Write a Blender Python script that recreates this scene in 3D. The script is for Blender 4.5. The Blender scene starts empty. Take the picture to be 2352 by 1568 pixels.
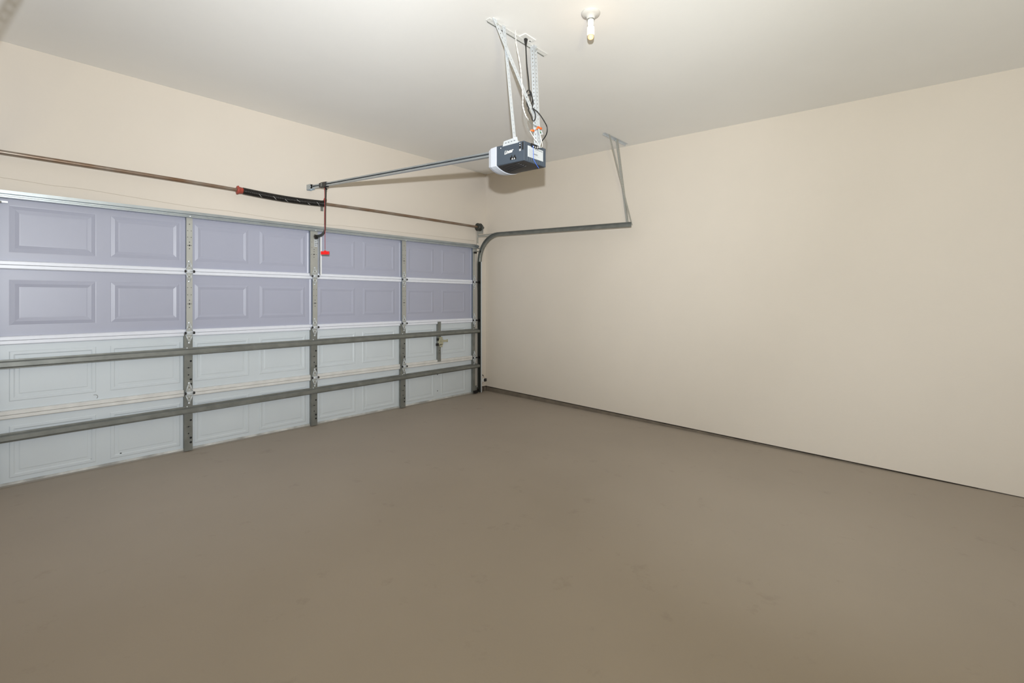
import bpy, math, random
from mathutils import Vector, Matrix
random.seed(7)
S = bpy.context.scene
COL = S.collection

# ------------------------------------------------------------------ camera, world, lights
cam_d = bpy.data.cameras.new('camera')
cam = bpy.data.objects.new('camera', cam_d); COL.objects.link(cam)
cam.location = (-5.2943, -5.2353, 1.3993)
YAW = math.atan2(984, 1109)
cam.rotation_euler = (math.pi/2, 0, YAW - math.pi/2)
cam_d.sensor_width = 36; cam_d.lens = 36*1109/2352
cam_d.shift_y = -(784-688)/2352
cam_d.clip_start = 0.02
S.camera = cam

S.view_settings.view_transform = 'Standard'
S.view_settings.look = 'None'
S.view_settings.gamma = 1
S.view_settings.use_curve_mapping = False
S.view_settings.exposure = 0.19

w = bpy.data.worlds.new('world'); S.world = w; w.use_nodes = True
w.node_tree.nodes['Background'].inputs[0].default_value = (0.9, 0.85, 0.8, 1)
w.node_tree.nodes['Background'].inputs[1].default_value = 0.0

def spot(name, loc, target, power, color, angle, blend, radius):
    d = bpy.data.lights.new(name, 'SPOT'); d.energy = power; d.color = color
    d.spot_size = math.radians(angle); d.spot_blend = blend; d.shadow_soft_size = radius
    o = bpy.data.objects.new(name, d); COL.objects.link(o); o.location = loc
    o.rotation_euler = (Vector(target)-Vector(loc)).to_track_quat('-Z', 'Y').to_euler()
    return o
# the photographer's flash on top of the camera: one head, its beam shaped from three spots fitted to the brightness
FL = (-5.30, -5.25, 1.66)
spot('camera_flash', FL, (-0.6, -0.6, 3.3), 345, (0.93, 0.97, 1.0), 80, 1.0, 0.02)
spot('camera_flash', FL, (-4.0, -0.2, 2.75), 530, (0.87, 0.93, 1.0), 90, 1.0, 0.02)
spot('camera_flash', FL, (-0.2, -4.6, 2.2), 490, (0.87, 0.93, 0.96), 90, 1.0, 0.02)
# added warm fill behind the photographer, unseen, thrown at the ceiling
spot('warm_fill', (-5.6, -6.2, 1.6), (-5.0, -5.2, 3.1), 180, (1.0, 0.88, 0.48), 160, 1.0, 0.2)

# ------------------------------------------------------------------ helpers
def lin(c):
    return tuple(((v/255)/12.92 if v/255 <= 0.04045 else ((v/255+0.055)/1.055)**2.4) for v in c)

def mat(name, base, rough=0.6, metal=0.0, noise=0.0, nscale=8.0, bump=0.0, bscale=200.0, base2=None, emit=None, estr=0, spec=0.5):
    m = bpy.data.materials.new(name); m.use_nodes = True
    nt = m.node_tree; b = nt.nodes['Principled BSDF']
    b.inputs['Base Color'].default_value = (*base, 1)
    b.inputs['Roughness'].default_value = rough
    b.inputs['Metallic'].default_value = metal
    b.inputs['Specular IOR Level'].default_value = spec
    if emit:
        b.inputs['Emission Color'].default_value = (*emit, 1); b.inputs['Emission Strength'].default_value = estr
    tc = nt.nodes.new('ShaderNodeTexCoord')
    if noise or base2:
        n = nt.nodes.new('ShaderNodeTexNoise'); n.inputs['Scale'].default_value = nscale; n.inputs['Detail'].default_value = 6
        nt.links.new(tc.outputs['Object'], n.inputs['Vector'])
        r = nt.nodes.new('ShaderNodeValToRGB')
        r.color_ramp.elements[0].position = 0.35; r.color_ramp.elements[1].position = 0.65
        b2 = base2 or tuple(v*(1-noise) for v in base)
        r.color_ramp.elements[0].color = (*b2, 1); r.color_ramp.elements[1].color = (*base, 1)
        nt.links.new(n.outputs['Fac'], r.inputs['Fac']); nt.links.new(r.outputs['Color'], b.inputs['Base Color'])
    if bump:
        n2 = nt.nodes.new('ShaderNodeTexNoise'); n2.inputs['Scale'].default_value = bscale; n2.inputs['Detail'].default_value = 3
        nt.links.new(tc.outputs['Object'], n2.inputs['Vector'])
        bp = nt.nodes.new('ShaderNodeBump'); bp.inputs['Strength'].default_value = bump; bp.inputs['Distance'].default_value = 0.002
        nt.links.new(n2.outputs['Fac'], bp.inputs['Height']); nt.links.new(bp.outputs['Normal'], b.inputs['Normal'])
    return m

M = {}
M['wall'] = mat('wall_paint', (0.69, 0.63, 0.560), 0.75, noise=0.02, nscale=1.5, bump=0.25, bscale=60, spec=0.25)
M['ceil'] = mat('ceiling_paint', (0.90, 0.89, 0.87), 0.85, noise=0.025, nscale=1.2, bump=0.2, bscale=60, spec=0.1)
M['curb'] = mat('concrete_curb', lin((120, 110, 98)), 0.85, noise=0.25, nscale=9, bump=0.6, bscale=120)
M['gap'] = mat('dark_gap', (0.02, 0.014, 0.009), 0.9)
M['door_top'] = mat('door_enamel_lavender', (0.385, 0.40, 0.50), 0.40, noise=0.02, nscale=3)
M['door_low'] = mat('door_enamel_grey', (0.62, 0.675, 0.725), 0.38, noise=0.03, nscale=3)
M['fold_side'] = mat('dark_blue_grey_fold', (0.17, 0.20, 0.245), 0.5)
M['rail_top'] = mat('white_rail', (0.76, 0.79, 0.88), 0.35, noise=0.03, nscale=20)
M['rail_low'] = mat('cream_rail', (0.72, 0.72, 0.71), 0.45, noise=0.12, nscale=9)
M['galv'] = mat('galvanised_steel', (0.43, 0.435, 0.41), 0.45, metal=0.35, noise=0.06, nscale=14)
M['galv_dark'] = mat('dark_galvanised_steel', (0.235, 0.245, 0.23), 0.42, metal=0.35, noise=0.22, nscale=11)  # darker galvanised tone for struts, lower stiles and track
M['galv_blue'] = mat('blue_grey_galvanised_steel', (0.48, 0.53, 0.57), 0.30, metal=0.8, noise=0.1, nscale=9)
M['black_steel'] = mat('near_black_steel', (0.05, 0.055, 0.05), 0.4, metal=0.3)
M['zinc'] = mat('zinc_plated_steel', (0.62, 0.66, 0.70), 0.38, metal=0.35, noise=0.05, nscale=25)
M['zinc_strip'] = mat('bright_zinc', (0.85, 0.88, 0.92), 0.3, metal=0.2)
M['black'] = mat('black_plastic', (0.012, 0.012, 0.013), 0.4)
M['blackoil'] = mat('oily_black_steel', (0.018, 0.016, 0.015), 0.3, metal=0.2)
M['hole'] = mat('hole_dark', (0.01, 0.012, 0.014), 0.8)
M['rust'] = mat('rusty_steel_tube', (0.29, 0.245, 0.205), 0.35, metal=0.4, base2=(0.20, 0.115, 0.065), nscale=4)
M['red'] = mat('red_paint', (0.42, 0.055, 0.035), 0.5, base2=(0.28, 0.07, 0.05), nscale=60)
M['redplastic'] = mat('bright_red_plastic', (0.85, 0.01, 0.01), 0.4)
M['redcord'] = mat('red_cord', (0.45, 0.03, 0.03), 0.7)
M['slate'] = mat('slate_grey_plastic', (0.050, 0.066, 0.090), 0.45)
M['grille'] = mat('shaded_grille_plastic', (0.022, 0.021, 0.023), 0.5)  # darker than the housing, shade of the underside put into the colour
M['lens'] = mat('white_translucent_lens', (0.50, 0.53, 0.60), 0.35)
M['white'] = mat('white_plastic', (0.82, 0.82, 0.80), 0.4)
M['label'] = mat('label_paper', (0.50, 0.53, 0.56), 0.5)
M['ink'] = mat('label_ink', (0.18, 0.19, 0.21), 0.6)
M['orange'] = mat('orange_plastic', (0.95, 0.16, 0.03), 0.4)
M['green'] = mat('green_wire', (0.02, 0.16, 0.05), 0.5)
M['blue'] = mat('blue_wire', (0.03, 0.12, 0.60), 0.4)
M['copper'] = mat('copper', (0.6, 0.25, 0.12), 0.4, metal=0.6)
M['porcelain'] = mat('white_porcelain', (0.60, 0.585, 0.56), 0.3)
M['bulb'] = mat('lit_bulb_glass', (0.9, 0.9, 0.88), 0.3, emit=(1.0, 0.93, 0.80), estr=0.9)
M['bulb_end'] = mat('bulb_end_beige', (0.70, 0.55, 0.36), 0.4)
M['rubber'] = mat('weather_seal', (0.30, 0.28, 0.25), 0.7)
M['sealwhite'] = mat('worn_white_retainer', (0.70, 0.71, 0.70), 0.6, noise=0.5, nscale=7)
M['beige_metal'] = mat('beige_lock_casting', (0.42, 0.41, 0.30), 0.45, metal=0.2)
M['crack'] = mat('wall_crack_line', (0.56, 0.50, 0.43), 0.7)

def floor_mat():
    m = bpy.data.materials.new('painted_concrete_floor'); m.use_nodes = True
    nt = m.node_tree; b = nt.nodes['Principled BSDF']; L = nt.links
    tc = nt.nodes.new('ShaderNodeTexCoord')
    def noise(scale, detail, lo, hi, ca, cb, rough=0.5):
        n = nt.nodes.new('ShaderNodeTexNoise'); n.inputs['Scale'].default_value = scale
        n.inputs['Detail'].default_value = detail; n.inputs['Roughness'].default_value = rough
        L.new(tc.outputs['Object'], n.inputs['Vector'])
        r = nt.nodes.new('ShaderNodeValToRGB'); r.color_ramp.elements[0].position = lo; r.color_ramp.elements[1].position = hi
        r.color_ramp.elements[0].color = (*ca, 1); r.color_ramp.elements[1].color = (*cb, 1)
        L.new(n.outputs['Fac'], r.inputs['Fac']); return r
    base = FLOOR_C
    a = noise(0.9, 6, 0.3, 0.7, tuple(v*0.97 for v in base), tuple(v*1.05 for v in base))
    s = noise(5, 10, 0.60, 0.74, (1, 1, 1), (0.86, 0.85, 0.84), 0.7)   # small darker scuffs
    mx = nt.nodes.new('ShaderNodeMix'); mx.data_type = 'RGBA'; mx.blend_type = 'MULTIPLY'; mx.inputs[0].default_value = 1
    L.new(a.outputs[0], mx.inputs[6]); L.new(s.outputs[0], mx.inputs[7])
    L.new(mx.outputs[2], b.inputs['Base Color'])
    b.inputs['Roughness'].default_value = 0.7; b.inputs['Specular IOR Level'].default_value = 0.2
    n2 = nt.nodes.new('ShaderNodeTexNoise'); n2.inputs['Scale'].default_value = 90; n2.inputs['Detail'].default_value = 4
    L.new(tc.outputs['Object'], n2.inputs['Vector'])
    bp = nt.nodes.new('ShaderNodeBump'); bp.inputs['Strength'].default_value = 0.15; bp.inputs['Distance'].default_value = 0.002
    L.new(n2.outputs['Fac'], bp.inputs['Height']); L.new(bp.outputs['Normal'], b.inputs['Normal'])
    return m
FLOOR_C = (0.385, 0.335, 0.285)
M['floor'] = floor_mat()

class MB:
    """collects polygons, each with a material index, into one mesh"""
    def __init__(s): s.v = []; s.f = []; s.mi = []; s.sm = []; s.k = 0; s.smooth = False
    def add(s, vs, fs, smooth=None):
        o = len(s.v); s.v += [Vector(p) for p in vs]
        for f in fs:
            s.f.append([i+o for i in f]); s.mi.append(s.k); s.sm.append(s.smooth if smooth is None else smooth)
        return s
    def box(s, x0, x1, y0, y1, z0, z1):
        vs = [(x, y, z) for x in (x0, x1) for y in (y0, y1) for z in (z0, z1)]
        return s.add(vs, [(0,1,3,2),(4,6,7,5),(0,4,5,1),(2,3,7,6),(0,2,6,4),(1,5,7,3)], False)
    def hexa(s, bot, top):
        return s.add(list(bot)+list(top), [(3,2,1,0),(4,5,6,7),(0,1,5,4),(1,2,6,5),(2,3,7,6),(3,0,4,7)], False)
    def bar(s, p, q, a, b):
        """box along p-q with half-extent vectors a and b"""
        p, q, a, b = map(Vector, (p, q, a, b))
        return s.hexa([p-a-b, p+a-b, p+a+b, p-a+b], [q-a-b, q+a-b, q+a+b, q-a+b])
    def tube(s, pts, r, n=10, cap=True):
        pts = [Vector(p) for p in pts]; rs = r if isinstance(r, (list, tuple)) else [r]*len(pts)
        t0 = (pts[1]-pts[0]).normalized()
        u = t0.orthogonal().normalized(); vs = []
        for i, p in enumerate(pts):
            t = (pts[min(i+1, len(pts)-1)]-pts[max(i-1, 0)]).normalized()
            u = (u - t*u.dot(t)).normalized(); w_ = t.cross(u)
            for k in range(n):
                a = 2*math.pi*k/n; vs.append(p+(u*math.cos(a)+w_*math.sin(a))*rs[i])
        fs = [(i*n+k, i*n+(k+1) % n, (i+1)*n+(k+1) % n, (i+1)*n+k) for i in range(len(pts)-1) for k in range(n)]
        s.add(vs, fs, True)
        if cap:
            o = len(s.v)-len(vs)
            for ring in (list(range(n))[::-1], [(len(pts)-1)*n+k for k in range(n)]):
                s.f.append([o+i for i in ring]); s.mi.append(s.k); s.sm.append(False)
        return s
    def lathe(s, origin, axis, prof, n=32):
        """prof: list of (distance along axis, radius)"""
        o = Vector(origin); ax = Vector(axis).normalized(); u = ax.orthogonal().normalized(); w_ = ax.cross(u); vs = []
        for (h, r) in prof:
            for k in range(n):
                a = 2*math.pi*k/n; vs.append(o+ax*h+(u*math.cos(a)+w_*math.sin(a))*max(r, 1e-5))
        m = len(prof)
        s.add(vs, [(i*n+k, i*n+(k+1) % n, (i+1)*n+(k+1) % n, (i+1)*n+k) for i in range(m-1) for k in range(n)]
              + [tuple(range(n))[::-1], tuple((m-1)*n+k for k in range(n))], True)
        return s
    def sweep(s, path, prof):
        """open thin profile list of (a,b) swept on path of (point, avec, bvec); prof is a closed loop"""
        n = len(prof); vs = []
        for (p, a, b) in path:
            for (pa, pb) in prof: vs.append(Vector(p)+Vector(a)*pa+Vector(b)*pb)
        m = len(path)
        fs = [(i*n+k, i*n+(k+1) % n, (i+1)*n+(k+1) % n, (i+1)*n+k) for i in range(m-1) for k in range(n)]
        fs += [tuple(range(n))[::-1], tuple((m-1)*n+k for k in range(n))]
        return s.add(vs, fs, False)
    def disc(s, c, nrm, r, h=0.003, n=14):
        c = Vector(c); nrm = Vector(nrm).normalized()
        return s.lathe(c, nrm, [(0, r), (h*0.6, r), (h, r*0.75)], n)
    def build(s, name, mats, parent=None, bevel=0.0, kind=None):
        if not isinstance(mats, (list, tuple)): mats = [mats]
        base = Vector((0, 0, 0)); top = parent
        while top is not None and top.parent is not None: top = top.parent
        if top is not None: base = Vector(top.location)
        me = bpy.data.meshes.new(name)
        if parent is None:
            lo = [min(v[i] for v in s.v) for i in range(3)]; hi = [max(v[i] for v in s.v) for i in range(3)]
            base = Vector(((lo[0]+hi[0])/2, (lo[1]+hi[1])/2, lo[2]))
        me.from_pydata([tuple(v-base) for v in s.v], [], s.f)
        for m_ in mats: me.materials.append(m_)
        for i, p in enumerate(me.polygons): p.material_index = s.mi[i]; p.use_smooth = s.sm[i]
        import bmesh
        bm = bmesh.new(); bm.from_mesh(me); bmesh.ops.recalc_face_normals(bm, faces=bm.faces); bm.to_mesh(me); bm.free()
        o = bpy.data.objects.new(name, me); COL.objects.link(o)
        if parent is None: o.location = base
        else: o.parent = parent
        if bevel:
            md = o.modifiers.new('bevel', 'BEVEL'); md.width = bevel; md.segments = 3; md.limit_method = 'ANGLE'; md.angle_limit = math.radians(40)
        if kind: o['kind'] = kind
        return o

def tag(o, label=None, cat=None, group=None, kind=None):
    if label: o['label'] = label
    if cat: o['category'] = cat
    if group: o['group'] = group
    if kind: o['kind'] = kind
    return o
def empty(name, loc):
    o = bpy.data.objects.new(name, None); COL.objects.link(o); o.location = loc; o.empty_display_size = 0.1
    return o

def smooth_path(pts, n=8):
    """Catmull-Rom through the points"""
    P = [Vector(p) for p in pts]; P = [P[0]*2-P[1]] + P + [P[-1]*2-P[-2]]; out = []
    for i in range(1, len(P)-2):
        for k in range(n):
            t = k/n
            out.append(0.5*((2*P[i])+(P[i+1]-P[i-1])*t+(2*P[i-1]-5*P[i]+4*P[i+1]-P[i+2])*t*t+(-P[i-1]+3*P[i]-3*P[i+1]+P[i+2])*t**3))
    out.append(P[-2]); return out

# ------------------------------------------------------------------ room
CK = 0.0300       # the ceiling, curb and floor run slightly uphill towards the garage door
FK = 0.0177
XL, YB = -5.95, -6.9
def ceil_z(y): return 3.326 + CK*y
def floor_z(y): return FK*y
def curb_z(y): return 0.063 + CK*y*0.985

def slab(name, pts_bot, pts_top, m):
    return tag(MB().hexa(pts_bot, pts_top).build(name, m), kind='structure')
e = 0.2
slab('floor', [(XL-e, YB-e, floor_z(YB-e)-0.1), (e, YB-e, floor_z(YB-e)-0.1), (e, e, floor_z(e)-0.1), (XL-e, e, floor_z(e)-0.1)],
     [(XL-e, YB-e, floor_z(YB-e)), (e, YB-e, floor_z(YB-e)), (e, e, floor_z(e)), (XL-e, e, floor_z(e))], M['floor'])
slab('ceiling', [(XL-e, YB-e, ceil_z(YB-e)), (e, YB-e, ceil_z(YB-e)), (e, e, ceil_z(e)), (XL-e, e, ceil_z(e))],
     [(XL-e, YB-e, ceil_z(YB-e)+0.1), (e, YB-e, ceil_z(YB-e)+0.1), (e, e, ceil_z(e)+0.1), (XL-e, e, ceil_z(e)+0.1)], M['ceil'])
# right wall: drywall ends a little above the concrete curb, leaving a dark gap
G = 0.012
slab('wall_right', [(0, YB, curb_z(YB)+G), (0.15, YB, curb_z(YB)+G), (0.15, 0, curb_z(0)+G), (0, 0, curb_z(0)+G)],
     [(0, YB, ceil_z(YB)), (0.15, YB, ceil_z(YB)), (0.15, 0, ceil_z(0)), (0, 0, ceil_z(0))], M['wall'])
def uneven(y): return 0.0018*math.sin(y*9)+0.0012*math.sin(y*23+1)
mb = MB(); N = 60
ring = []
for i in range(N+1):
    y = YB + (0-YB)*i/N; x = 0.004; top = curb_z(y)+uneven(y); b0 = floor_z(y)-0.05
    ring += [(x, y, b0), (0.14, y, b0), (0.14, y, top), (x+0.002, y, top)]
fs = [(i*4+k, i*4+(k+1) % 4, (i+1)*4+(k+1) % 4, (i+1)*4+k) for i in range(N) for k in range(4)] + [(3,2,1,0), (N*4, N*4+1, N*4+2, N*4+3)]
mb.add(ring, fs); mb.build('trim_1', M['curb'], kind='structure')
MB().hexa([(0.03, YB, curb_z(YB)-0.01), (0.13, YB, curb_z(YB)-0.01), (0.13, 0, curb_z(0)-0.01), (0.03, 0, curb_z(0)-0.01)],
          [(0.03, YB, curb_z(YB)+G+0.005), (0.13, YB, curb_z(YB)+G+0.005), (0.13, 0, curb_z(0)+G+0.005), (0.03, 0, curb_z(0)+G+0.005)]).build('trim_2', M['gap'], kind='structure')
# door wall: piers and header around the opening
DX0, DX1, DTOP = -5.17, -0.262, 2.214
mb = MB()
mb.box(DX1, 0.15, 0, 0.15, curb_z(0)+G, ceil_z(0)+0.02)
mb.box(XL-0.15, DX0, 0, 0.15, curb_z(0)+G, ceil_z(0)+0.02)
mb.box(DX0, DX1, 0, 0.15, DTOP, ceil_z(0)+0.02)
mb.build('wall_back', M['wall'], kind='structure')
mb = MB()
mb.box(DX1, 0.004, 0.004, 0.14, -0.06, curb_z(0)); mb.box(XL, DX0, 0.004, 0.14, -0.06, curb_z(0))
mb.k = 1; mb.box(DX1, 0.03, 0.03, 0.13, curb_z(0), curb_z(0)+G); mb.box(-0.052, -0.046, -0.001, 0.01, 0.0, curb_z(0))
mb.build('trim_3', [M['curb'], M['gap']], kind='structure')
slab('wall_left', [(XL-0.15, YB, floor_z(YB)-0.02), (XL, YB, floor_z(YB)-0.02), (XL, 0, -0.02), (XL-0.15, 0, -0.02)],
     [(XL-0.15, YB, ceil_z(YB)), (XL, YB, ceil_z(YB)), (XL, 0, ceil_z(0)), (XL-0.15, 0, ceil_z(0))], M['wall'])
slab('wall_front', [(XL-0.15, YB-0.15, floor_z(YB)-0.02), (0.15, YB-0.15, floor_z(YB)-0.02), (0.15, YB, floor_z(YB)-0.02), (XL-0.15, YB, floor_z(YB)-0.02)],
     [(XL-0.15, YB-0.15, ceil_z(YB)), (0.15, YB-0.15, ceil_z(YB)), (0.15, YB, ceil_z(YB)), (XL-0.15, YB, ceil_z(YB))], M['wall'])

# ------------------------------------------------------------------ garage door
door = tag(empty('door_1', (-2.72, -0.03, 0.0)), 'closed sectional garage door with embossed panels and steel struts', 'garage door', kind='structure')
ZJ = [0.005, 0.538, 1.094, 1.660, 2.190]      # bottom, joints, top
SKIN = -0.014                                 # face of the sheet towards the room
PX = [(-5.09, -4.59), (-4.50, -4.00), (-3.89, -3.41), (-3.315, -2.83), (-2.695, -2.225), (-2.135, -1.665), (-1.49, -1.030), (-0.905, -0.440)]
PZ = [(0.06, 0.452), (0.635, 1.012), (1.205, 1.550), (1.755, 2.108)]
RIDGE_TOP = [(0, 0), (0.005, 0.0006), (0.031, -0.0046), (0.054, 0.0008), (0.062, 0.0004)]
RIDGE_LOW = [(0, 0), (0.006, -0.0035), (0.024, -0.0035), (0.032, 0.001), (0.052, 0.001), (0.058, -0.001)]
DL, DR = -5.21, -0.272
sections = []
for i in range(4):
    mb = MB(); z0, z1 = ZJ[i]+0.001, ZJ[i+1]-0.001
    pz = PZ[i]; xs = [DL] + [v for p in PX for v in p] + [DR]
    # flat sheet around the panels
    for k in range(len(xs)-1):
        a, b = xs[k], xs[k+1]; zz = [z0, pz[0], pz[1], z1]
        for q in range(3):
            if q == 1 and k % 2 == 1: continue
            mb.add([(a, SKIN, zz[q]), (b, SKIN, zz[q]), (b, SKIN, zz[q+1]), (a, SKIN, zz[q+1])], [(0,1,2,3)])
    prof = RIDGE_TOP if i >= 2 else RIDGE_LOW
    for (a, b) in PX:
        vs = []
        for (d, h) in prof:
            vs += [(a+d, SKIN+h, pz[0]+d), (b-d, SKIN+h, pz[0]+d), (b-d, SKIN+h, pz[1]-d), (a+d, SKIN+h, pz[1]-d)]
        fs = [(r*4+k, r*4+(k+1) % 4, (r+1)*4+(k+1) % 4, (r+1)*4+k) for r in range(len(prof)-1) for k in range(4)]
        fs.append(tuple((len(prof)-1)*4+k for k in range(4)))
        mb.add(vs, fs)
    # back of the sheet, seen from outside
    mb.box(DL, DR, -0.006, 0.0-0.001, z0, z1)
    if i == 0:
        mb.k = 1
        for (x, z) in ((-0.968, 0.36), (-0.968, 0.135), (-5.07, 0.21), (-4.62, 0.085), (-4.43, 0.09)): mb.disc((x, SKIN, z), (0, -1, 0), 0.007, 0.001)
    s_ = mb.build('door_section', [M['door_low'] if i < 2 else M['door_top'], M['hole']], door)
    sections.append(s_)
    # painted rails rolled along the top and bottom edges
    rm = M['rail_low'] if i < 2 else M['rail_top']
    H = 0.030
    for (r0, r1, which) in ((z0, z0+H, 'b'), (z1-H, z1, 't')):
        if i == 3 and which == 't': continue
        if i == 0 and which == 'b': continue
        use = rm if not (i == 1 and which == 't') else M['rail_top']
        m2 = MB()
        y1 = SKIN-0.026
        if which == 't':
            prof_ = [(SKIN, r0-0.003), (y1+0.006, r0), (y1, r0+0.006), (y1, r1-0.002), (y1+0.002, r1), (SKIN, r1)]
        else:
            prof_ = [(SKIN, r0), (y1+0.002, r0), (y1, r0+0.002), (y1, r1-0.006), (y1+0.006, r1), (SKIN, r1+0.003)]
        m2.add([(DL, y, z) for y, z in prof_]+[(DR, y, z) for y, z in prof_],
               [(k, (k+1) % 6, 6+(k+1) % 6, 6+k) for k in range(6)] + [tuple(range(6))[::-1], tuple(range(6, 12))])
        m2.build('rail', use, s_)

# stiles: narrow face plates with folded sides; wider and greyer on the two lower sections
STX = {0: (-5.23, -5.148), 1: None, 2: None}
def stile(i, xa, xb, m, holes, dark_sides=True):
    z0, z1 = ZJ[i]+0.004, ZJ[i+1]-0.004
    if i == 3: z1 = 2.165
    mb = MB(); y0, y1 = SKIN+0.002, -0.052; t = 0.003
    mb.box(xa, xb, y1, y1+t, z0, z1)
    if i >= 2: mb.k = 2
    mb.box(xa, xa+t, y1+0.0005, y0, z0, z1); mb.box(xb-t, xb, y1+0.0005, y0, z0, z1)  # side faces coloured darker than the front plate on the upper sections
    if i >= 2:
        mb.k = 3; mb.hexa([(xa-0.020, y0-0.002, z0+0.03), (xa-0.006, y0-0.009, z0+0.03), (xa+0.001, y0-0.009, z0+0.03), (xa+0.001, y0-0.001, z0+0.03)],
                          [(xa-0.020, y0-0.002, z1-0.03), (xa-0.006, y0-0.009, z1-0.03), (xa+0.001, y0-0.009, z1-0.03), (xa+0.001, y0-0.001, z1-0.03)])
    mb.k = 1; cx = (xa+xb)/2; wd = xb-xa
    for (dx, dz, r) in holes: mb.disc((cx+dx*wd/2, y1, z0+dz*(z1-z0)), (0, -1, 0), r, 0.0012, 10)
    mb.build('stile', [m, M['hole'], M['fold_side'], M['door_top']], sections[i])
H_LOW = [(0.0, 0.42, 0.006), (-0.35, 0.42, 0.003), (0.35, 0.42, 0.003), (0.0, 0.30, 0.006), (0.55, 0.22, 0.010), (0.55, 0.14, 0.010), (0.55, 0.53, 0.009)]
H_TOP = [(0.0, 0.86, 0.004), (0, 0.47, 0.007), (0, 0.53, 0.004), (0, 0.41, 0.004), (-0.55, 0.47, 0.003), (0.55, 0.47, 0.003), (-0.55, 0.62, 0.003), (0.55, 0.62, 0.003), (-.55, .74, .003), (.55, .74, .003)]
H_R = [(0.0, 0.80, 0.004), (0, 0.50, 0.004)]
for i in range(4):
    low = i < 2
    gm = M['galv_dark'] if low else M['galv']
    hs = H_LOW if low else H_TOP
    for n, (xa, xb) in enumerate([(-5.235, -5.150),
                   (-3.978, -3.911) if low else (-3.954, -3.912),
                   (-2.786, -2.714) if low else ((-2.795, -2.710) if i == 3 else (-2.768, -2.714)),
                   (-1.606, -1.530) if low else (-1.585, -1.522),
                   (-0.325, -0.279)]):
        if n == 1 and not low: xa = -3.962
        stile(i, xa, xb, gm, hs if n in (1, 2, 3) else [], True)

# horizontal strengthening struts (hat section)
def hat_strut(xa, xb, za, zb, h, y0, y1, name, m):
    lip = h*0.28
    prof = [(y0, -h/2), (y0-0.004, -h/2), (y0-0.004, -h/2+lip*0.6), (y1, -h/2+lip), (y1, h/2-lip), (y0-0.004, h/2-lip*0.6), (y0-0.004, h/2), (y0, h/2)]
    mb = MB(); n = len(prof)
    mb.add([(xa, y, za+z) for y, z in prof]+[(xb, y, zb+z) for y, z in prof],
           [(k, (k+1) % n, n+(k+1) % n, n+k) for k in range(n)]+[tuple(range(n))[::-1], tuple(range(n, 2*n))])
    mb.k = 1
    for x in (-5.19, -3.945, -2.75, -1.568, -0.30):
        z = za+(zb-za)*(x-xa)/(xb-xa)
        mb.disc((x-0.012, y0-0.004, z+h/2-0.004), (0, -1, 0), 0.006, 0.004)
    mb.k = 0; mb.tube([(xa, y1+0.004, za-h/2+lip*0.75), (xb, y1+0.004, zb-h/2+lip*0.75)], 0.0035, 8)
    return mb.build(name, [m, M['zinc']], door)
hat_strut(-5.24, -0.222, 0.920, 0.934, 0.070, -0.052, -0.096, 'strut', M['galv_dark'])
hat_strut(-5.24, -0.222, 0.374, 0.415, 0.070, -0.052, -0.096, 'strut', M['galv_dark'])
# top strut: deeper, with several folds
zt = 2.180
prof = [(-0.050, -0.028), (-0.086, -0.028), (-0.090, -0.026), (-0.090, -0.016), (-0.070, -0.010), (-0.070, 0.000), (-0.084, 0.004), (-0.084, 0.018), (-0.060, 0.022), (-0.060, 0.032), (-0.046, 0.034), (-0.046, 0.028)]
mb = MB(); n = len(prof)
mb.add([(-5.24, y, zt+z-0.002) for y, z in prof]+[(-0.222, y, zt+z+0.008) for y, z in prof],
       [(k, (k+1) % n, n+(k+1) % n, n+k) for k in range(n)]+[tuple(range(n))[::-1], tuple(range(n, 2*n))])
mb.k = 1
for x in (-3.94, -2.75, -1.55): mb.disc((x, -0.090, zt-0.018), (0, -1, 0), 0.008, 0.005)
mb.build('strut', [M['galv_blue'], M['zinc']], door)
# bottom retainer and rubber seal
mb = MB(); mb.box(DL, DR, SKIN-0.010, SKIN, 0.012, 0.030); mb.build('bottom_retainer', M['sealwhite'], door)
mb = MB(); mb.box(DL, DR, -0.028, -0.004, 0.0005, 0.013); mb.build('bottom_seal', M['rubber'], door)

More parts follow.
